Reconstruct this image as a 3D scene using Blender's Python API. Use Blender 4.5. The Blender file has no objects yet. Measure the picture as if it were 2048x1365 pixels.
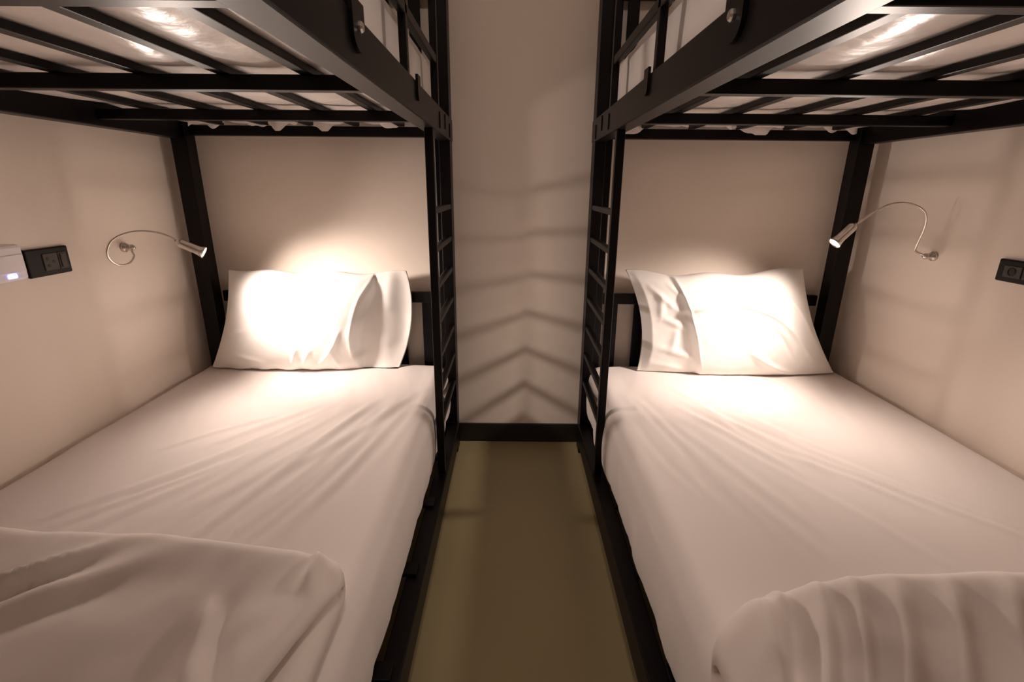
import bpy, bmesh, math, random
import numpy as np
from mathutils import Vector, Matrix, noise

sc = bpy.context.scene
COL = sc.collection
PI = math.pi

# ---------------------------------------------------------------- camera
F_PX, CAM_Z = 985.0, 1.15
PITCH, ROLL = math.atan(307 / F_PX), math.radians(0.5)
cam = bpy.data.cameras.new('camera')
cam.sensor_width = 36.0
cam.sensor_fit = 'HORIZONTAL'
cam.lens = F_PX / 2048 * 36.0
cam.clip_start = 0.02
camo = bpy.data.objects.new('camera', cam)
COL.objects.link(camo)
fw = Vector((0, math.cos(PITCH), -math.sin(PITCH)))
up0 = Vector((0, math.sin(PITCH), math.cos(PITCH)))
r0 = Vector((1, 0, 0))
rt = r0 * math.cos(ROLL) + up0 * math.sin(ROLL)
up = up0 * math.cos(ROLL) - r0 * math.sin(ROLL)
camo.matrix_world = Matrix(((rt.x, up.x, -fw.x, 0), (rt.y, up.y, -fw.y, 0), (rt.z, up.z, -fw.z, CAM_Z), (0, 0, 0, 1)))
sc.camera = camo

# ---------------------------------------------------------------- world, exposure
w = bpy.data.worlds.new('world')
sc.world = w
w.use_nodes = True
w.node_tree.nodes['Background'].inputs[0].default_value = (1.0, 0.8, 0.62, 1)
w.node_tree.nodes['Background'].inputs[1].default_value = 0.0
sc.view_settings.view_transform = 'Standard'
sc.view_settings.look = 'None'
sc.view_settings.exposure = 1.25
sc.view_settings.gamma = 1.0
sc.view_settings.use_curve_mapping = False
sc.cycles.max_bounces = 12
sc.cycles.diffuse_bounces = 8
sc.cycles.glossy_bounces = 4
sc.cycles.sample_clamp_indirect = 4.0

LAMP_COLOR = (1.0, 0.82, 0.715)
HOT_W, WIDE_W = 9.5, 9.5        # watts of the focused and the spill part of a reading lamp
FILL_W = 14.5                      # strength of the added fill light over the aisle, out of view


# ---------------------------------------------------------------- materials
def mat(name, base, rough=0.6, metal=0.0, bump=None, vary=None, spec=0.5, emit=None, sheen=0.0, coat=0.0):
    m = bpy.data.materials.new(name)
    m.use_nodes = True
    nt = m.node_tree
    b = nt.nodes['Principled BSDF']
    b.inputs['Base Color'].default_value = (*base, 1)
    b.inputs['Roughness'].default_value = rough
    b.inputs['Metallic'].default_value = metal
    b.inputs['Specular IOR Level'].default_value = spec
    b.inputs['Sheen Weight'].default_value = sheen
    b.inputs['Coat Weight'].default_value = coat
    if emit:
        b.inputs['Emission Color'].default_value = (*emit[0], 1)
        b.inputs['Emission Strength'].default_value = emit[1]
    tc = nt.nodes.new('ShaderNodeTexCoord')
    if vary:
        scale, amt = vary
        n = nt.nodes.new('ShaderNodeTexNoise')
        n.inputs['Scale'].default_value = scale
        n.inputs['Detail'].default_value = 4
        nt.links.new(tc.outputs['Object'], n.inputs['Vector'])
        mx = nt.nodes.new('ShaderNodeMix')
        mx.data_type = 'RGBA'
        mx.inputs[6].default_value = (*[c * (1 - amt) for c in base], 1)
        mx.inputs[7].default_value = (*[min(1, c * (1 + amt)) for c in base], 1)
        nt.links.new(n.outputs['Fac'], mx.inputs[0])
        nt.links.new(mx.outputs[2], b.inputs['Base Color'])
    if bump:
        scale, strength, dist = bump
        n = nt.nodes.new('ShaderNodeTexNoise')
        n.inputs['Scale'].default_value = scale
        n.inputs['Detail'].default_value = 5
        nt.links.new(tc.outputs['Object'], n.inputs['Vector'])
        bp = nt.nodes.new('ShaderNodeBump')
        bp.inputs['Strength'].default_value = strength
        bp.inputs['Distance'].default_value = dist
        nt.links.new(n.outputs['Fac'], bp.inputs['Height'])
        nt.links.new(bp.outputs['Normal'], b.inputs['Normal'])
    return m


M = {
    'wall': mat('wall_paint', (0.84, 0.75, 0.665), 0.55, bump=(60, 0.08, 0.002), vary=(1.2, 0.03), spec=0.3),
    'ceiling': mat('ceiling_paint', (0.80, 0.74, 0.68), 0.7, spec=0.2),
    'floor': mat('floor_screed', (0.29, 0.235, 0.125), 0.42, bump=(14, 0.06, 0.003), vary=(2.5, 0.10)),
    'skirting': mat('skirting_black', (0.012, 0.009, 0.009), 0.4),
    'metal': mat('black_powder_coated_steel', (0.0035, 0.0022, 0.0028), 0.40, bump=(400, 0.05, 0.0005), spec=0.19),
    'sheet': mat('white_cotton_sheet', (0.72, 0.66, 0.63), 0.85, bump=(700, 0.05, 0.0006), spec=0.15, sheen=0.1),
    'case': mat('white_cotton_pillowcase', (0.88, 0.86, 0.83), 0.85, bump=(700, 0.05, 0.0006), spec=0.15, sheen=0.1),
    'duvet': mat('white_duvet_cotton', (0.72, 0.65, 0.61), 0.85, bump=(600, 0.06, 0.0006), spec=0.15, sheen=0.1),
    'cover': mat('mattress_cover', (0.80, 0.75, 0.72), 0.75, bump=(30, 0.15, 0.004), spec=0.2),
    'plastic': mat('mattress_underside_film', (0.80, 0.74, 0.71), 0.28, bump=(11, 0.35, 0.012), spec=0.5),
    'chrome': mat('satin_nickel', (0.72, 0.68, 0.63), 0.24, metal=1.0),
    'lens': mat('lamp_lens', (1, 0.95, 0.85), 0.3, emit=((1.0, 0.9, 0.75), 14.0)),
    'fill_diffuser': mat('added_fill_diffuser', (0.9, 0.88, 0.85), 0.5, emit=(LAMP_COLOR, FILL_W)),  # glow of the added fill light on the ceiling
    'socket': mat('black_socket_plastic', (0.006, 0.005, 0.005), 0.5, spec=0.2),
    'module': mat('dark_grey_socket_module', (0.06, 0.05, 0.042), 0.5, spec=0.25),
    'hole': mat('socket_hole_black', (0.004, 0.004, 0.004), 0.6),
    'charger': mat('white_charger_plastic', (0.82, 0.78, 0.82), 0.3),
    'led': mat('blue_led', (0.3, 0.4, 1.0), 0.3, emit=((0.22, 0.30, 1.0), 9.0)),
    'bolt': mat('zinc_bolt', (0.75, 0.72, 0.68), 0.3, metal=1.0),
}


# ---------------------------------------------------------------- mesh helpers
def link(name, me, material, parent=None):
    o = bpy.data.objects.new(name, me)
    COL.objects.link(o)
    if material is not None:
        for m in (material if isinstance(material, (list, tuple)) else [material]):
            me.materials.append(M[m])
    if parent is not None:
        o.parent = parent
        o.matrix_parent_inverse = parent.matrix_world.inverted() if parent.type != 'EMPTY' else Matrix.Translation(-Vector(parent.location))
    return o


def bm_obj(name, bm, material, parent=None, smooth=False):
    me = bpy.data.meshes.new(name)
    bmesh.ops.recalc_face_normals(bm, faces=bm.faces)
    bm.to_mesh(me)
    bm.free()
    if smooth:
        me.polygons.foreach_set('use_smooth', [True] * len(me.polygons))
    return link(name, me, material, parent)


def raw_obj(name, verts, faces, material, parent=None, smooth=True):
    me = bpy.data.meshes.new(name)
    me.from_pydata([tuple(v) for v in verts], [], faces)
    me.update()
    bm = bmesh.new()
    bm.from_mesh(me)
    bmesh.ops.recalc_face_normals(bm, faces=bm.faces)
    bm.to_mesh(me)
    bm.free()
    if smooth:
        me.polygons.foreach_set('use_smooth', [True] * len(me.polygons))
    return link(name, me, material, parent)


def add_box(bm, x0, x1, y0, y1, z0, z1, bev=0.0):
    x0, x1 = min(x0, x1), max(x0, x1)
    y0, y1 = min(y0, y1), max(y0, y1)
    z0, z1 = min(z0, z1), max(z0, z1)
    vs = [bm.verts.new(p) for p in ((x0, y0, z0), (x1, y0, z0), (x1, y1, z0), (x0, y1, z0), (x0, y0, z1), (x1, y0, z1), (x1, y1, z1), (x0, y1, z1))]
    fs = [bm.faces.new([vs[i] for i in q]) for q in ((3, 2, 1, 0), (4, 5, 6, 7), (0, 1, 5, 4), (1, 2, 6, 5), (2, 3, 7, 6), (3, 0, 4, 7))]
    if bev > 0:
        es = list({e for f in fs for e in f.edges})
        bmesh.ops.bevel(bm, geom=es, offset=bev, segments=2, affect='EDGES', profile=0.5)


def box(name, dims, material, parent=None, bev=0.003):
    bm = bmesh.new()
    add_box(bm, *dims, bev)
    return bm_obj(name, bm, material, parent)


def add_lathe(bm, prof, mtx, n=24, cap=True):
    rings = []
    for r, h in prof:
        rings.append([bm.verts.new(mtx @ Vector((r * math.cos(2 * PI * k / n), r * math.sin(2 * PI * k / n), h))) for k in range(n)])
    for a, b in zip(rings, rings[1:]):
        for k in range(n):
            bm.faces.new((a[k], a[(k + 1) % n], b[(k + 1) % n], b[k]))
    if cap:
        bm.faces.new(rings[0][::-1])
        bm.faces.new(rings[-1])


def aim(p, d):
    q = Vector(d).normalized().to_track_quat('Z', 'Y')
    return Matrix.Translation(p) @ q.to_matrix().to_4x4()


def tube(pts, rad, n=10, sub=8):
    P = [Vector(p) for p in pts]
    out = []
    for i in range(len(P) - 1):
        p0, p1, p2, p3 = P[max(i - 1, 0)], P[i], P[i + 1], P[min(i + 2, len(P) - 1)]
        for k in range(sub):
            t = k / sub
            out.append(0.5 * ((2 * p1) + (p2 - p0) * t + (2 * p0 - 5 * p1 + 4 * p2 - p3) * t * t + (3 * p1 - p0 - 3 * p2 + p3) * t ** 3))
    out.append(P[-1])
    bm = bmesh.new()
    nrm = None
    rings = []
    for i, p in enumerate(out):
        t = (out[min(i + 1, len(out) - 1)] - out[max(i - 1, 0)]).normalized()
        if nrm is None:
            nrm = t.orthogonal().normalized()
        nrm = (nrm - t * nrm.dot(t)).normalized()
        b = t.cross(nrm)
        rings.append([bm.verts.new(p + (nrm * math.cos(2 * PI * k / n) + b * math.sin(2 * PI * k / n)) * rad) for k in range(n)])
    for a, b in zip(rings, rings[1:]):
        for k in range(n):
            bm.faces.new((a[k], a[(k + 1) % n], b[(k + 1) % n], b[k]))
    bm.faces.new(rings[0][::-1])
    bm.faces.new(rings[-1])
    return bm


def ss(a, b, x):
    t = np.clip((x - a) / (b - a), 0, 1)
    return t * t * (3 - 2 * t)


def fbm(x, y, z=0.0, oct_=3):
    f = noise.fractal
    return np.array([f((float(a), float(b), float(c)), 1.0, 2.0, oct_) for a, b, c in np.broadcast(x, y, z)])


def ridge(px, py, p0, p1, width, amp, taper=0.25, bend=0.0):
    """soft fold running from p0 to p1 across the plane (px, py)"""
    p0, p1 = np.array(p0), np.array(p1)
    d = p1 - p0
    L = math.hypot(*d)
    d = d / L
    t = ((px - p0[0]) * d[0] + (py - p0[1]) * d[1]) / L
    s = (px - p0[0]) * -d[1] + (py - p0[1]) * d[0]
    s = s - bend * 4 * t * (1 - t)
    env = ss(-0.02, taper, t) * (1 - ss(1 - taper, 1.02, t))
    g = np.exp(-(s / width) ** 2) - 0.45 * np.exp(-((s - 1.7 * width) / width) ** 2)
    return amp * env * g


def rounded_box(lo, hi, r, step, disp=None):
    """dense box surface with rounded edges; disp(P, N) -> moved P"""
    lo, hi = np.array(lo, float), np.array(hi, float)
    n = [max(2, int(round((hi[i] - lo[i]) / step))) for i in range(3)]
    ax = [np.linspace(lo[i], hi[i], n[i] + 1) for i in range(3)]
    idx, V, Fc = {}, [], []

    def vid(i, j, k):
        key = (i, j, k)
        if key not in idx:
            idx[key] = len(V)
            V.append((ax[0][i], ax[1][j], ax[2][k]))
        return idx[key]
    for k in (0, n[2]):
        for i in range(n[0]):
            for j in range(n[1]):
                Fc.append((vid(i, j, k), vid(i + 1, j, k), vid(i + 1, j + 1, k), vid(i, j + 1, k)))
    for j in (0, n[1]):
        for i in range(n[0]):
            for k in range(n[2]):
                Fc.append((vid(i, j, k), vid(i + 1, j, k), vid(i + 1, j, k + 1), vid(i, j, k + 1)))
    for i in (0, n[0]):
        for j in range(n[1]):
            for k in range(n[2]):
                Fc.append((vid(i, j, k), vid(i, j + 1, k), vid(i, j + 1, k + 1), vid(i, j, k + 1)))
    V = np.array(V)
    inner = np.clip(V, lo + r, hi - r)
    d = V - inner
    ln = np.linalg.norm(d, axis=1, keepdims=True)
    N = d / np.maximum(ln, 1e-9)
    Pn = inner + N * r
    if disp is not None:
        Pn = disp(Pn, N)
    return Pn, Fc


def tag(o, label, cat, group=None):
    o['label'] = label
    o['category'] = cat
    if group:
        o['group'] = group
    return o


def thing(name, label, cat, loc, group=None):
    o = bpy.data.objects.new(name, None)
    o.empty_display_size = 0.05
    o.location = loc
    COL.objects.link(o)
    return tag(o, label, cat, group)


def struct(o):
    o['kind'] = 'structure'
    return o


# ---------------------------------------------------------------- room shell
XWL, XWR, YB, YF, ZC = -1.335, 1.425, 2.10, -1.9, 2.65
struct(box('floor', (XWL - .1, XWR + .1, YF - .1, YB + .1, -0.1, 0), 'floor', bev=0))
struct(box('ceiling', (XWL - .1, XWR + .1, YF - .1, YB + .1, ZC, ZC + .1), 'ceiling', bev=0))
struct(box('wall_back', (XWL - .1, XWR + .1, YB, YB + .1, 0, ZC), 'wall', bev=0))
struct(box('wall_left', (XWL - .1, XWL, YF, YB, 0, ZC), 'wall', bev=0))
struct(box('wall_right', (XWR, XWR + .1, YF, YB, 0, ZC), 'wall', bev=0))
struct(box('wall_front', (XWL - .1, XWR + .1, YF - .1, YF, 0, ZC), 'wall', bev=0))
struct(box('baseboard_back', (XWL + .002, XWR - .002, YB - .014, YB, 0, 0.092), 'skirting', bev=0.003))

# ---------------------------------------------------------------- bunk beds
W_BED = 1.05
R_BOT, R_TOP = 1.317, 1.395


def bunk(xa, s, label, post_y, hook_y, bolt_y, slat_d0, slat_step, up_d, tab_d):
    X = lambda d: xa + s * d
    root = thing('bunk_bed', label, 'bunk bed', (X(W_BED / 2), 1.0, 0), 'black steel bunk beds')

    def part(name, d0, d1, y0, y1, z0, z1, parent=root, m='metal', bev=0.003):
        return box(name, (X(d0), X(d1), y0, y1, z0, z1), m, parent, bev)
    # corner posts
    part('corner_post', 0, 0.042, 1.985, 2.060, 0, 1.90)
    part('corner_post', W_BED - .06, W_BED, 1.987, 2.047, 0, 1.90)
    part('corner_post', 0, 0.042, -0.20, -0.14, 0, 1.90)
    part('corner_post', W_BED - .06, W_BED, -0.20, -0.14, 0, 1.90)
    # side rails
    sr = part('upper_side_rail', -0.004, 0.045, -0.20, 2.049, R_BOT, R_TOP)
    for yy, dz in ((1.70, 0.0), (1.83, 0.01), (1.955, -0.006)):
        part('rail_hook', -0.0075, -0.002, yy - .006, yy + .006, R_BOT + .012 + dz, R_BOT + .06 + dz, sr, bev=0.001)
    part('upper_wall_rail', W_BED - .045, W_BED, -0.14, 1.987, R_BOT, R_TOP)
    part('lower_side_rail', -0.007, 0.040, -0.14, 1.985, 0.058, 0.146)
    part('lower_wall_rail', W_BED - .035, W_BED, -0.14, 1.987, 0.055, 0.14)
    part('upper_end_rail', 0.042, W_BED - .06, 2.012, 2.042, 1.330, 1.366)
    part('upper_end_rail', 0.042, W_BED - .06, -0.19, -0.16, 1.330, 1.366)
    part('lower_end_rail', 0.042, W_BED - .06, 2.012, 2.042, 0.055, 0.14)
    part('lower_end_rail', 0.042, W_BED - .06, -0.19, -0.16, 0.055, 0.14)
    # crossbars carrying the lengthwise slats of the upper bunk
    for y in (0.09, 0.60, 1.112, 1.60):
        part('crossbar', 0.045, W_BED - .045, y, y + .028, 1.336, 1.366)
    for k in range(5):
        d = slat_d0 + slat_step * k
        part('slat', d - .013, d + .013, -0.16, 2.012, 1.366, 1.381, bev=0.002)
    # slats of the lower bunk, their ends resting on the rail
    for k in range(8):
        y = -0.118 + k * 0.298
        part('lower_slat', tab_d, W_BED - .012, y, y + .045, 0.1465, 0.158, bev=0.002)
    # ladder welded between the side rails
    lad = part('ladder_rail', 0.0, 0.026, 1.575, 1.602, 0.14, R_BOT)
    for k in range(7):
        z = 1.078 - 0.122 * k
        part('rung', 0.002, 0.024, 1.600, 1.987, z - .010, z + .010, lad, bev=0.004)
    # guard rail of the upper bunk
    g = part('guard_rail', 0.002, 0.020, 0.25, 1.735, 1.516, 1.541)
    part('guard_bar', 0.002, 0.020, 0.25, 1.735, 1.722, 1.747, g)
    part('guard_post', 0.000, 0.022, 1.712, 1.737, R_TOP - .01, 1.747, g)
    for yy in (post_y, 0.25):
        part('guard_post', 0.002, 0.020, yy - .0125, yy + .0125, R_TOP - .02, 1.747, g)
    part('guard_post', 0.002, 0.020, bolt_y - .0125, bolt_y + .0125, R_TOP - .02, 1.747, g)
    for yy, bolt in ((hook_y, False), (bolt_y, True), (0.25, True)):
        # plate with a rounded lower end hooked over the rail
        bm = bmesh.new()
        n = 10
        ring = [(yy - .03, R_TOP + .016), (yy + .03, R_TOP + .016)] if bolt else [(yy - .018, R_TOP + .012), (yy + .018, R_TOP + .012)]
        hw = ring[1][0] - yy
        for q in range(n + 1):
            a = -PI * q / n
            ring.append((yy + hw * math.cos(a), R_BOT + .048 + hw * math.sin(a) * 0.8))
        f1 = [bm.verts.new((X(-0.010), a, b)) for a, b in ring]
        f2 = [bm.verts.new((X(-0.004), a, b)) for a, b in ring]
        bm.faces.new(f1)
        bm.faces.new(f2[::-1])
        for q in range(len(ring)):
            bm.faces.new((f1[q], f1[(q + 1) % len(ring)], f2[(q + 1) % len(ring)], f2[q]))
        pl = bm_obj('bracket', bm, 'metal', g)
        if bolt:
            bm = bmesh.new()
            add_lathe(bm, [(0.0085, 0), (0.0085, 0.003), (0.006, 0.006)], aim(Vector((X(-0.010), yy, R_BOT + .058)), (-s, 0, 0)), 12)
            b = bm_obj('bolt', bm, 'bolt', g)
            b['label'] = 'shiny zinc bolt head'
    # headboards
    part('headboard_upright', up_d[0], up_d[1], 2.049, 2.097, 0.096, 1.845)
    for zb, zt in ((0.14, 0.678), (R_TOP, 1.80)):
        h = part('headboard_rail', 0.045, W_BED - .06, 2.052, 2.076, zt, zt + .045)
        for k in range(8):
            d = 0.126 + 0.113 * k
            part('headboard_slat', d - .021, d + .021, 2.057, 2.070, zb, zt + .002, h, bev=0.002)
    return root


XL, XR = -0.24, 0.305
bunk(XL, -1, 'black steel bunk bed on the left, beside the wall with the white charger', 1.262, 1.325, 0.834, 0.184, 0.170, (0.028, 0.067), 0.012)
bunk(XR, 1, 'black steel bunk bed on the right, beside the wall without a charger', 1.212, 1.232, 0.768, 0.186, 0.178, (0.046, 0.079), 0.036)


# ---------------------------------------------------------------- mattresses
def lower_mattress(x_wall, x_aisle, label, folds, seed, side):
    z0, z1 = 0.159, 0.409
    s = 1 if x_aisle > x_wall else -1     # direction towards the aisle

    def disp(Pn, N):
        x, y, z = Pn[:, 0], Pn[:, 1], Pn[:, 2]
        topm = ss(0.3, 0.9, N[:, 2])
        h = np.zeros(len(x))
        for p0, p1, wd, am, bd in folds:
            h += ridge(x, y, p0, p1, wd, am, 0.3, bd)
        st = fbm(x * 16 + y * s * 5 + seed, y * 2.2 + x * s * 1.0, seed, 2)
        h += 0.0016 * st + 0.004 * fbm(x * 3 + seed, y * 2.5, 1.7, 2)
        cx = (x - (x_wall + x_aisle) / 2) / (abs(x_aisle - x_wall) / 2)
        h += 0.004 * (1 - cx ** 2)
        Pn[:, 2] += topm * h
        # aisle side: hanging sheet with upright folds, bellying out towards the rail
        sm = ss(0.3, 0.9, N[:, 0] * s)
        t = (z1 - z) / (z1 - z0)
        fold = 0.006 * fbm(y * 9 + seed, z * 2.0, 3.1, 3) * ss(0.1, 0.7, t) + side(y, t)
        Pn[:, 0] += s * sm * (0.012 * np.sin(PI * np.clip(t, 0, 1)) + fold)
        return Pn
    lo = (min(x_wall, x_aisle), -0.13, z0)
    hi = (max(x_wall, x_aisle), 2.045, z1)
    V, Fc = rounded_box(lo, hi, 0.045, 0.0105, disp)
    o = raw_obj('mattress', V, Fc, 'sheet')
    return tag(o, label, 'mattress', 'mattresses')


def side_l(y, t):
    return 0.010 * np.exp(-((y - 1.80) / .035) ** 2) * ss(0.05, .4, t) - 0.014 * np.exp(-((y - 1.87) / .03) ** 2) * ss(0.05, .4, t)


def side_r(y, t):
    return 0.012 * np.exp(-((y - 1.72) / .04) ** 2) * ss(0.0, .4, t) - 0.016 * np.exp(-((y - 1.80) / .035) ** 2) * ss(0.0, .4, t) + 0.010 * np.exp(-((y - 1.55) / .08) ** 2) * t


def fan(seed, s, x_edge, n):
    """creases pulled from the head-end aisle corner down the bed"""
    r = random.Random(seed)
    out = []
    for k in range(n):
        q = (k + r.random() * 0.7) / n
        x0 = x_edge - s * (0.03 + 0.42 * q)
        y0 = 1.86 - 0.25 * q - 0.35 * r.random()
        ln = 0.45 + 0.5 * r.random()
        a = math.radians(8 + 34 * q + r.uniform(-5, 5))
        out.append(((x0, y0), (x0 - s * ln * math.sin(a), y0 - ln * math.cos(a)), 0.010 + 0.009 * r.random(), 0.0014 + 0.0018 * r.random(), s * r.uniform(-0.02, 0.03)))
    return out


folds_l = fan(4, 1, -0.30, 26) + [((-0.33, 1.80), (-0.66, 1.10), 0.018, 0.004, 0.03), ((-0.36, 1.62), (-0.50, 0.90), 0.014, 0.003, 0.0)]
folds_r = fan(8, -1, 0.365, 18) + [((0.60, 1.84), (0.72, 1.36), 0.016, 0.004, 0.02), ((0.66, 1.82), (0.88, 1.30), 0.018, 0.004, 0.03), ((0.42, 1.75), (0.50, 1.15), 0.016, 0.004, 0.0)]
lower_mattress(XWL + .012, -0.283, 'white sheeted mattress of the left lower bunk, under the pillow with loose case end', folds_l, 3.0, side_l)
lower_mattress(XWR - .012, 0.341, 'white sheeted mattress of the right lower bunk, under the pillow with pointed corners', folds_r, 11.0, side_r)


def upper_mattress(xa, s, label, slats, seed):
    a, b = xa + s * 0.05, xa + s * (W_BED - 0.05)
    lo, hi = (min(a, b), -0.14, 1.383), (max(a, b), 2.035, 1.562)
    sl = [xa + s * d for d in slats]

    def disp(Pn, N):
        x, y, z = Pn[:, 0], Pn[:, 1], Pn[:, 2]
        bot = ss(0.3, 0.9, -N[:, 2])
        gap = np.ones(len(x))
        for q in sl:
            gap = np.minimum(gap, np.clip((np.abs(x - q) - .02) / .045, 0, 1))
        bar = np.ones(len(x))
        for yb in (0.105, 0.615, 1.127, 1.615):
            bar = np.minimum(bar, np.clip(np.abs(y - yb) / .12, 0, 1))
        sag = gap ** 0.7 * (0.010 + 0.006 * fbm(x * 7 + seed, y * 5, 0.3, 3)) * (0.25 + 0.75 * bar)
        Pn[:, 2] -= bot * np.maximum(sag, 0)
        sd = ss(0.3, 0.9, -N[:, 0] * s)
        Pn[:, 0] -= s * sd * (0.004 * fbm(y * 6 + seed, z * 4, 2.0, 2))
        Pn[:, 2] += ss(0.3, 0.9, N[:, 2]) * 0.006 * fbm(x * 4, y * 4, seed, 2)
        return Pn
    V, Fc = rounded_box(lo, hi, 0.02, 0.0165, disp)
    root = thing('mattress', label, 'mattress', ((a + b) / 2, 1.0, 1.383), 'mattresses')
    o = raw_obj('cover', V, Fc, ['cover', 'plastic'], root)
    for p in o.data.polygons:
        if p.normal.z < -0.6:
            p.material_index = 1
    o.data.update()
    # ragged tucked-in sheet hanging over the head-end rail
    rnd = random.Random(seed)
    n = 120
    verts, faces = [], []
    for k in range(n + 1):
        x = a + (b - a) * (0.02 + 0.96 * k / n)
        dz = 0.006 + 0.060 * noise.fractal((x * 6, seed, 0), 1.0, 2.0, 3) + 0.012 * noise.noise((x * 30, seed + 4, 0))
        dz = min(0.030, max(-0.016, dz))
        y = 2.004 + 0.004 * noise.noise((x * 20, 2, seed))
        for dy in (0, .003):
            verts.append((x, y - dz * 0.15 + dy, 1.396))
            verts.append((x, y - dz * 0.3 + dy, 1.376 - dz))
    for k in range(n):
        i, j = k * 4, k * 4 + 4
        faces += [(i, j, j + 1, i + 1), (i + 2, i + 3, j + 3, j + 2), (i + 1, j + 1, j + 3, i + 3), (i, i + 2, j + 2, j)]
    faces += [(0, 1, 3, 2), (n * 4, n * 4 + 2, n * 4 + 3, n * 4 + 1)]
    raw_obj('sheet_hem', verts, faces, 'sheet', root)
    return root


upper_mattress(XL, -1, 'mattress of the left upper bunk, pale underside showing between black slats', [0.184 + .17 * k for k in range(5)], 5)
upper_mattress(XR, 1, 'mattress of the right upper bunk, pale underside showing between black slats', [0.186 + .178 * k for k in range(5)], 9)


# ---------------------------------------------------------------- pillows
def pillow(label, corners, depth, outline, wrinkles, y_bot, y_top, n=(150, 100)):
    """corners (x, z) TL, TR, BR, BL; depth(u, v) -> front, back thickness"""
    nu, nv = n
    u, v = np.meshgrid(np.linspace(-1, 1, nu + 1), np.linspace(-1, 1, nv + 1), indexing='ij')
    TL, TR, BR, BL = [np.array(c, float) for c in corners]
    a, b = ((u + 1) / 2)[..., None], ((v + 1) / 2)[..., None]
    Q = (BL * (1 - a) + BR * a) * (1 - b) + (TL * (1 - a) + TR * a) * b
    du, dv = outline(u, v)
    x, z = Q[..., 0] + du, Q[..., 1] + dv
    yy = y_bot + (y_top - y_bot) * (z - 0.40) / 0.42
    f, bk = depth(u, v)
    edge = np.clip(np.minimum(1 - np.abs(u), 1 - np.abs(v)) / 0.06, 0, 1)
    f = f + wrinkles(x, z, u, v) * edge
    V, Fc = [], []
    bk = np.maximum(bk, 0.006 * edge - f)
    front = np.stack([x, np.minimum(yy - f, 2.040), z + f * 0.10], -1)
    back = np.stack([x, np.minimum(yy + bk, 2.046), z], -1)
    for G in (front, back):
        G[..., 2] = np.maximum(G[..., 2], 0.417)
    V = np.concatenate([front.reshape(-1, 3), back.reshape(-1, 3)])
    off = (nu + 1) * (nv + 1)
    vid = lambda i, j: i * (nv + 1) + j

    def bid(i, j):
        return vid(i, j) if i in (0, nu) or j in (0, nv) else off + vid(i, j)
    for i in range(nu):
        for j in range(nv):
            Fc.append((vid(i, j), vid(i + 1, j), vid(i + 1, j + 1), vid(i, j + 1)))
            Fc.append((bid(i, j), bid(i, j + 1), bid(i + 1, j + 1), bid(i + 1, j)))
    used = sorted({q for f_ in Fc for q in f_})
    remap = {q: k for k, q in enumerate(used)}
    Fc = [tuple(remap[q] for q in f_) for f_ in Fc]
    o = raw_obj('pillow', V[used], Fc, 'case')
    return tag(o, label, 'pillow', 'pillows')


def puff(u, v, pu=2.6, pv=2.4, e=0.55):
    return np.clip(1 - np.abs(u) ** pu, 0, 1) ** e * np.clip(1 - np.abs(v) ** pv, 0, 1) ** e


def depth_l(u, v):
    uh = 0.50 + 0.16 * (v + 0.1) ** 2 + 0.02 * v               # hem curve: the filled part ends here, the open case end hangs beyond
    ui = (u + 0.18) / 0.82
    b = 0.105 * puff(np.clip(ui, -1, 1), v)
    k = ss(uh - 0.015, uh + 0.045, u)
    w_ = np.clip((u - uh) / (1.001 - uh), 0, 1)
    flap = (0.010 - 0.040 * w_ + 0.006 * np.sin(w_ * 9.0 + 3.4 + 0.8 * v)) * np.clip(1 - v ** 4, 0, 1)
    return b * (1 - k) + flap * k, 0.05 * puff(np.clip(ui, -1, 1), v) + 0.004


def outline_l(u, v):
    du = 0.03 * (1 - v ** 2) * ss(-0.2, -1, u) + 0.035 * (1 - (v + .15) ** 2) * ss(0.2, 1, u)
    dv = -0.010 * (1 - u ** 2) * ss(0, 1, v) + 0.006 * np.sin(u * 9) * ss(0.5, 1, v) + 0.004 * np.sin(u * 23 + 1) * ss(0.7, 1, -v)
    return du, dv


def wr_l(x, z, u, v):
    h = 0.004 * fbm(x * 6, z * 6, 4.2, 3).reshape(u.shape)
    h = h + 0.006 * ridge2(u, v, [(0.62, 0.95), (0.51, 0.5), (0.475, 0.0), (0.49, -0.4), (0.60, -0.95)], 0.030)   # hem of the case
    for p in ([(-0.02, -0.45), (-0.05, -0.85)], [(0.12, -0.5), (0.05, -0.9)], [(0.38, -0.1), (0.33, -0.5), (0.22, -0.85)], [(0.30, -0.45), (0.42, -0.9)]):
        h = h + 0.008 * ridge2(u, v, p, 0.035)
    for p in ([(-0.75, -0.6), (-0.35, -0.8)], [(-0.85, -0.2), (-0.65, -0.15)]):
        h = h + 0.006 * ridge2(u, v, p, 0.05)
    return h


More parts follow.
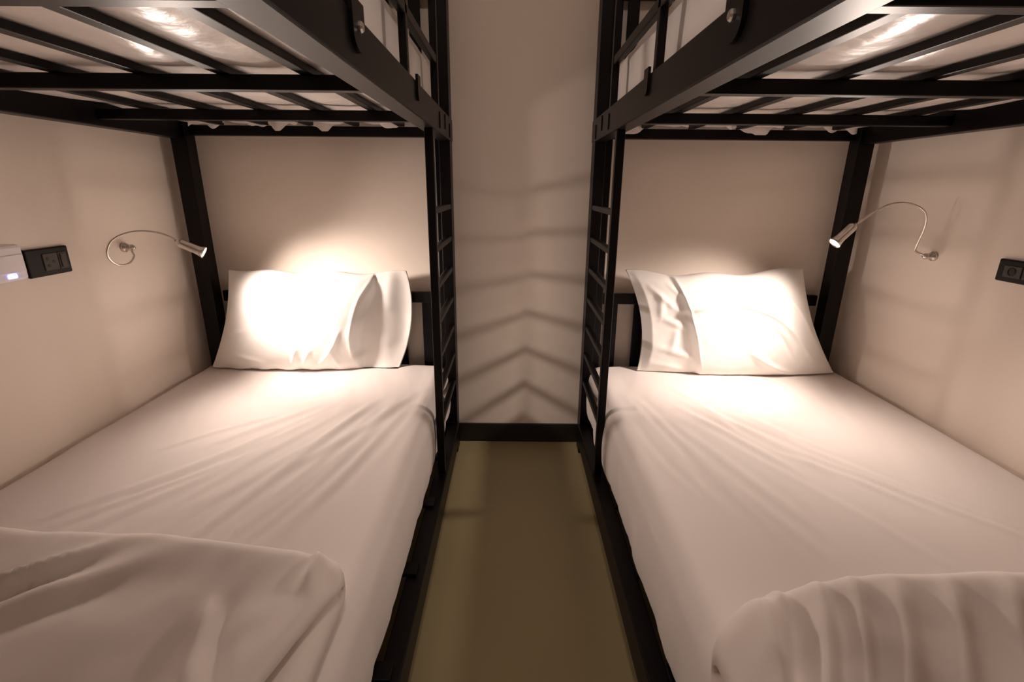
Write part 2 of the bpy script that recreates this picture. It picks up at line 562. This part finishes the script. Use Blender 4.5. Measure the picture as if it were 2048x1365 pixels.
def ridge2(u, v, pts, wd):
    """fold along a polyline in (u, v), aspect corrected, tapering at both ends"""
    A = 1.55
    if len(pts) > 2:
        q = [np.array(p, float) for p in pts]
        out = []
        for i in range(len(q) - 1):
            p0, p1, p2, p3 = q[max(i - 1, 0)], q[i], q[i + 1], q[min(i + 2, len(q) - 1)]
            for k in range(6):
                t = k / 6
                out.append(0.5 * ((2 * p1) + (p2 - p0) * t + (2 * p0 - 5 * p1 + 4 * p2 - p3) * t * t + (3 * p1 - p0 - 3 * p2 + p3) * t ** 3))
        pts = [tuple(p) for p in out] + [tuple(q[-1])]
    best = np.full(u.shape, 9.0)
    env = np.zeros(u.shape)
    seg = [math.hypot((b[0] - a[0]) * A, b[1] - a[1]) for a, b in zip(pts, pts[1:])]
    tot, acc = sum(seg), 0.0
    for (a, b), L in zip(zip(pts, pts[1:]), seg):
        ax, ay, bx, by = a[0] * A, a[1], b[0] * A, b[1]
        t = np.clip(((u * A - ax) * (bx - ax) + (v - ay) * (by - ay)) / (L * L), 0, 1)
        d = np.hypot(u * A - ax - t * (bx - ax), v - ay - t * (by - ay))
        m = d < best
        best = np.where(m, d, best)
        env = np.where(m, (acc + t * L) / tot, env)
        acc += L
    return np.exp(-(best / wd) ** 2) * np.sin(PI * np.clip(env, 0.02, 0.98)) ** 0.5


def depth_r(u, v):
    uh = -0.44 - 0.05 * v
    ui = (u - 0.16) / 0.84
    b = 0.105 * puff(np.clip(ui, -1, 1), v, 3.0, 2.4, 0.5)
    k = 1 - ss(uh - 0.05, uh + 0.02, u)
    flap = (0.030 + 0.03 * ss(-1, uh, u)) * np.clip(1 - v ** 4, 0, 1) * ss(-1.0, -0.9, u)
    return b * (1 - k) + flap * k, 0.05 * puff(np.clip(ui, -1, 1), v) + 0.004


def outline_r(u, v):
    du = 0.045 * (1 - v ** 2) * ss(-0.2, -1, u) - 0.035 * (1 - v ** 2) * ss(0.3, 1, u)
    dv = -0.022 * (1 - u ** 2) * ss(0, 1, v) + 0.007 * np.sin(u * 8 + 2) * ss(0.5, 1, v) - 0.010 * (1 - u ** 2) * ss(0, 1, -v)
    return du, dv


def wr_r(x, z, u, v):
    h = 0.005 * fbm(x * 6 + 8, z * 6, 7.2, 3).reshape(u.shape)
    h = h + 0.006 * ridge2(u, v, [(-0.47, 0.95), (-0.44, 0.3), (-0.41, -0.3), (-0.39, -0.9)], 0.028)
    h = h + 0.014 * ridge2(u, v, [(-0.55, 0.25), (0.0, 0.42), (0.35, 0.25), (0.60, -0.10), (0.78, -0.65)], 0.06)
    h = h - 0.010 * ridge2(u, v, [(-0.4, 0.10), (0.0, 0.22), (0.28, 0.05), (0.46, -0.25), (0.58, -0.75)], 0.05)
    h = h + 0.010 * ridge2(u, v, [(0.1, -0.45), (0.32, -0.75), (0.55, -0.92)], 0.05)
    h = h + 0.008 * ridge2(u, v, [(0.55, 0.75), (0.80, 0.2), (0.92, -0.5)], 0.06)
    for p in ([(-0.85, 0.75), (-0.60, 0.30)], [(-0.72, 0.6), (-0.80, 0.1)], [(-0.78, 0.1), (-0.52, -0.05)], [(-0.85, -0.45), (-0.45, -0.60)], [(-0.9, -0.75), (-0.4, -0.9)], [(-0.60, 0.85), (-0.45, 0.5)], [(-0.62, -0.1), (-0.70, -0.5)]):
        h = h + 0.006 * ridge2(u, v, p, 0.065)
    return h


pillow('plump white pillow on the left lower bunk, case end hanging loose', [(-1.168, .822), (-0.425, .818), (-0.495, .402), (-1.275, .404)], depth_l, outline_l, wr_l, 1.955, 2.015)
pillow('creased white pillow with pointed corners on the right lower bunk', [(0.462, .832), (1.190, .848), (1.365, .408), (0.525, .402)], depth_r, outline_r, wr_r, 1.950, 2.015)


# ---------------------------------------------------------------- folded duvets
def duvet(label, x_wall, x_aisle, yfold, seed, edge_x, extra, slant):
    """thick quilt folded once: bottom layer forward, round the fold, top layer back"""
    th, zb, gap = 0.040, 0.418, 0.006
    z_lo, z_hi = zb + th / 2, zb + th * 1.5 + gap
    Rm = (z_hi - z_lo) / 2
    s = 1 if x_aisle > x_wall else -1
    na, nb = 130, 110
    Llay = 1.0
    tt = np.linspace(0, 1, na + 1)
    lay = 0.42
    mid = np.zeros((na + 1, 2))
    nrm = np.zeros((na + 1, 2))
    for i, t in enumerate(tt):
        if t < lay:
            q = t / lay
            mid[i] = (-(1 - q) ** 1.0, z_lo)
            nrm[i] = (0, -1)
        elif t <= 1 - lay:
            q = (t - lay) / (1 - 2 * lay) * PI
            mid[i] = (Rm * 1.15 * math.sin(q), z_lo + Rm * (1 - math.cos(q)))
            nrm[i] = (math.sin(q), -math.cos(q))
        else:
            q = (t - (1 - lay)) / lay
            mid[i] = (-q, z_hi)
            nrm[i] = (0, 1)
    bb = np.linspace(0, 1, nb + 1)
    V = []
    for side in (1, -1):
        for i in range(na + 1):
            for j in range(nb + 1):
                b = bb[j]
                x = x_wall + (x_aisle - x_wall) * b
                yf = yfold(x)
                depth_len = yf + 0.10
                y = mid[i, 0]
                y = yf - 0.06 + (y * (depth_len - 0.06) if y < 0 else y)
                # thickness tapers to a rounded edge at the quilt's borders
                e = min(b, 1 - b) * abs(x_aisle - x_wall)
                e2 = min(tt[i], 1 - tt[i]) * 2.2
                k = math.sqrt(max(0.0, 1 - (1 - min(e / .03, 1)) ** 2)) * math.sqrt(max(0.0, 1 - (1 - min(e2 / .03, 1)) ** 2))
                off = side * (th / 2) * k
                V.append((x, y + nrm[i, 0] * off, mid[i, 1] + nrm[i, 1] * off, tt[i], b, side))
    V = np.array(V)
    x, y, z, t, b, sd = V.T
    topw = ss(0.44, 0.60, t)
    foldw = ss(0.40, 0.48, t)
    h = 0.010 * fbm(x * 5 + seed, y * 4, seed, 3) + 0.018 * fbm(x * 1.8 + seed, y * 1.8, seed + 2, 2)
    h = h + extra(x, y)
    yfa = np.array([yfold(q) for q in x])
    x = x - s * slant * topw * np.maximum(0, yfa - 0.06 - y) * ss(0.4, 1.0, b)
    z = z + topw * h
    y = y + foldw * (1 - topw) * 0.4 * h
    # the free edge slides off the mattress towards the aisle
    over = np.maximum(0, (x - edge_x) * s)
    z = z - 3.2 * over ** 2 - 0.25 * over
    z = np.maximum(z, np.where((x - edge_x) * s < 0, 0.4185 + 0.0 * z, 0.0))
    P3 = np.stack([x, y, z], -1)
    off = (na + 1) * (nb + 1)
    vid = lambda i, j: i * (nb + 1) + j

    def bid(i, j):
        return vid(i, j) if i in (0, na) or j in (0, nb) else off + vid(i, j)
    Fc = []
    for i in range(na):
        for j in range(nb):
            Fc.append((vid(i, j), vid(i + 1, j), vid(i + 1, j + 1), vid(i, j + 1)))
            Fc.append((bid(i, j), bid(i, j + 1), bid(i + 1, j + 1), bid(i + 1, j)))
    used = sorted({q for f_ in Fc for q in f_})
    remap = {q: k for k, q in enumerate(used)}
    Fc = [tuple(remap[q] for q in f_) for f_ in Fc]
    o = raw_obj('duvet', P3[used], Fc, 'duvet')
    return tag(o, label, 'duvet', 'folded duvets')


def yf_l(x):
    return float(np.interp(x, [-1.33, -1.10, -0.95, -0.70, -0.40, -0.33, -0.29], [0.90, 0.875, 0.845, 0.835, 0.80, 0.785, 0.75]))


def yf_r(x):
    return float(np.interp(x, [0.27, 0.32, 0.40, 0.50, 0.65, 1.0, 1.42], [0.56, 0.62, 0.68, 0.715, 0.745, 0.765, 0.78]))


def ex_l(x, y):
    h = ridge(x, y, (-0.72, 0.80), (-1.10, 0.42), 0.018, 0.026, 0.3, 0.02)
    h = h + ridge(x, y, (-0.62, 0.76), (-0.98, 0.40), 0.025, 0.016, 0.3, 0.0)
    h = h + ridge(x, y, (-0.48, 0.66), (-0.34, 0.44), 0.014, 0.020, 0.3, 0.0)
    h = h + ridge(x, y, (-0.36, 0.78), (-0.33, 0.66), 0.012, 0.020, 0.3, 0.0)
    return h - 0.035 * np.exp(-((x + 1.15) / .22) ** 2) * ss(0.85, 0.55, y)


def ex_r(x, y):
    h = 0
    for x0, wd, am in ((0.47, .012, .016), (0.545, .014, .022), (0.61, .012, .018), (0.69, .016, .014), (0.79, .014, .012), (0.90, .016, .010)):
        h = h + ridge(x, y, (x0, 0.735), (x0 * 0.70, 0.42), wd, am, 0.3, 0.012)
    h = h + ridge(x, y, (0.42, 0.66), (0.36, 0.50), 0.02, 0.025, 0.3, 0.0)
    h = h + ridge(x, y, (0.86, 0.62), (1.20, 0.52), 0.03, 0.015, 0.3, 0.0)
    return h - 0.03 * np.exp(-((x - 0.95) / .2) ** 2) * ss(0.70, 0.5, y)


duvet('smooth white duvet folded across the foot of the left lower bunk', XWL + .02, -0.300, yf_l, 2.0, -0.33, ex_l, 0.26)
duvet('rumpled white duvet folded across the foot of the right lower bunk', XWR - .02, 0.315, yf_r, 6.0, 0.372, ex_r, 0.0)


# ---------------------------------------------------------------- reading lamps
def px_ray(px, py):
    return fw + rt * ((px - 1024) / F_PX) - up * ((py - 682.5) / F_PX)


def lamp(label, base, wall_dir, neck, mouth, tail, target):
    root = thing('reading_lamp', label, 'lamp', base, 'gooseneck reading lamps')
    base = Vector(base)
    wd = Vector(wall_dir)
    bm = bmesh.new()
    add_lathe(bm, [(0.0165, 0), (0.0165, 0.006), (0.014, 0.010), (0.0105, 0.012), (0.0105, 0.030), (0.008, 0.034), (0.0045, 0.038)], aim(base, wd), 24)
    bm_obj('wall_mount', bm, 'chrome', root, True)
    bm_obj('gooseneck', tube([base + wd * 0.034] + neck + [tail], 0.0032), 'chrome', root, True)
    ax = (Vector(mouth) - Vector(tail)).normalized()
    L = (Vector(mouth) - Vector(tail)).length
    prof = [(0.0035, -0.012), (0.0065, -0.004), (0.0130, 0.002), (0.0145, 0.008), (0.0145, L * 0.66), (0.0160, L * 0.82), (0.0205, L),
            (0.0195, L), (0.0140, L * 0.82), (0.0120, L * 0.75)]
    bm = bmesh.new()
    add_lathe(bm, prof, aim(Vector(tail), ax), 28)
    hd = bm_obj('lamp_head', bm, 'chrome', root, True)
    bm = bmesh.new()
    add_lathe(bm, [(0.0175, -0.004), (0.0175, -0.0025), (0.010, -0.001)], aim(Vector(mouth), ax), 24)
    ln = bm_obj('lens', bm, 'lens', hd)
    ln['label'] = 'glowing white lens'
    for nm, pw, ang, bl in (('reading_lamp_beam', HOT_W, 98, 1.0), ('reading_lamp_spill', WIDE_W, 172, 0.9)):
        li = bpy.data.lights.new(nm, 'SPOT')
        li.energy = pw
        li.color = LAMP_COLOR
        li.spot_size = math.radians(ang)
        li.spot_blend = bl
        li.shadow_soft_size = 0.042
        lo = bpy.data.objects.new(nm, li)
        COL.objects.link(lo)
        p = Vector(mouth) + ax * 0.014
        d = ((ax * 0.3 if nm.endswith('beam') else ax * 2.6 + Vector((0, -2.3, 0.6))) + (Vector(target) - p).normalized()).normalized()
        lo.matrix_world = Matrix.Translation(p) @ d.to_track_quat('-Z', 'Y').to_matrix().to_4x4()
    return root


def at_x(px, py, x):
    d = px_ray(px, py)
    return Vector((0, 0, CAM_Z)) + d * (x / d.x)


base_l = at_x(247, 495, XWL)
neck_l = [at_x(263, 501, XWL + .050), at_x(268, 513, XWL + .056), at_x(258, 527, XWL + .058), at_x(238, 531, XWL + .060), at_x(219, 519, XWL + .064), at_x(214, 502, XWL + .070), at_x(222, 483, XWL + .080),
          at_x(243, 470, XWL + .100), at_x(275, 463, XWL + .130), at_x(310, 465, XWL + .165), at_x(340, 474, XWL + .195)]
tail_l, mouth_l = Vector((-1.118, 1.668, 0.966)), Vector((-1.052, 1.690, 0.929))
lamp('thin gooseneck reading lamp with a looped neck on the left wall, above the left pillow', base_l, (1, 0, 0), neck_l, mouth_l, tail_l, (-0.91, 1.90, 0.73))
base_r = at_x(1868, 513, XWR)
neck_r = [at_x(1846, 510, XWR - .050), at_x(1831, 502, XWR - .055), at_x(1835, 488, XWR - .060), at_x(1847, 462, XWR - .075), at_x(1853, 440, XWR - .090), at_x(1849, 423, XWR - .110), at_x(1832, 411, XWR - .135),
          at_x(1805, 406, XWR - .175), at_x(1775, 411, XWR - .215), at_x(1745, 427, XWR - .255)]
tail_r, mouth_r = Vector((1.120, 1.660, 1.040)), Vector((1.064, 1.655, 0.982))
lamp('thin gooseneck reading lamp with an arched neck on the right wall, above the right pillow', base_r, (-1, 0, 0), neck_r, mouth_r, tail_r, (0.93, 1.90, 0.68))


# ---------------------------------------------------------------- sockets and charger
def socket(label, xw, s, y0, y1, z0, z1, modules):
    root = thing('wall_socket', label, 'socket', (xw, (y0 + y1) / 2, z0))
    X = lambda d: xw + s * d
    box('plate', (X(0), X(.010), y0, y1, z0, z1), 'socket', root, 0.004)
    for a, b, kind in modules:
        m = box('socket_module', (X(.009), X(.0125), a, b, z0 + .014, z1 - .016), 'module', root, 0.0015)
        zc = (z0 + z1) / 2 - .001
        if kind == 'pins':
            for dy, dz in ((-.010, .010), (-.010, -.010), (.009, 0.0)):
                bm = bmesh.new()
                add_lathe(bm, [(0.0042, 0), (0.0042, .0012)], aim(Vector((X(.0122), (a + b) / 2 + dy, zc + dz)), (s, 0, 0)), 12)
                bm_obj('pin_hole', bm, 'hole', m)
        elif kind == 'round':
            bm = bmesh.new()
            add_lathe(bm, [(0.0115, 0), (0.0125, .001), (0.0105, .0022), (0.010, .0004)], aim(Vector((X(.0122), (a + b) / 2, zc)), (s, 0, 0)), 20)
            bm_obj('round_jack', bm, 'hole', m)
        else:
            box('switch', (X(.012), X(.0155), a + .005, b - .005, z0 + .018, z1 - .020), 'module', m, 0.0015)
    return root


socket('black double socket plate on the left wall, right of the white charger', XWL, 1, 1.342, 1.478, 0.898, 0.976, [(1.390, 1.436, 'pins'), (1.438, 1.466, 'switch')])
socket('black wall socket plate behind the white charger on the left wall', XWL, 1, 1.195, 1.340, 0.902, 0.982, [(1.215, 1.275, 'pins')])
socket('black socket plate on the right wall, at the edge of view', XWR, -1, 1.300, 1.440, 0.903, 0.966, [(1.366, 1.418, 'round'), (1.312, 1.362, 'switch')])
ch = thing('charger', 'white plug-in charger with a blue light in the left wall socket', 'charger', (XWL + .013, 1.245, .908))
box('body', (XWL + .0131, XWL + .058, 1.195, 1.292, 0.908, 1.000), 'charger', ch, 0.008)
box('cap', (XWL + .0575, XWL + .0605, 1.202, 1.286, 0.930, 0.975), 'charger', ch, 0.0012)
d_ = box('led', (XWL + .0580, XWL + .0600, 1.236, 1.258, 0.918, 0.926), 'led', ch, 0.0008)
d_['label'] = 'blue glowing indicator light'


# ---------------------------------------------------------------- added fill light on the ceiling, out of view, for dim general light
cl = thing('added_fill_lamp', 'added round fill light on the ceiling above the aisle, out of view', 'lamp', (0.03, 0.35, ZC))
bm = bmesh.new()
add_lathe(bm, [(0.17, 0.0), (0.17, 0.03), (0.155, 0.04)], aim(Vector((0.03, 0.35, ZC)), (0, 0, -1)), 40)
bm_obj('fill_lamp_ring', bm, 'socket', cl, False)
bm = bmesh.new()
add_lathe(bm, [(0.150, 0.036), (0.145, 0.048), (0.10, 0.060), (0.03, 0.066)], aim(Vector((0.03, 0.35, ZC)), (0, 0, -1)), 40)
bm_obj('fill_diffuser', bm, 'fill_diffuser', cl, True)
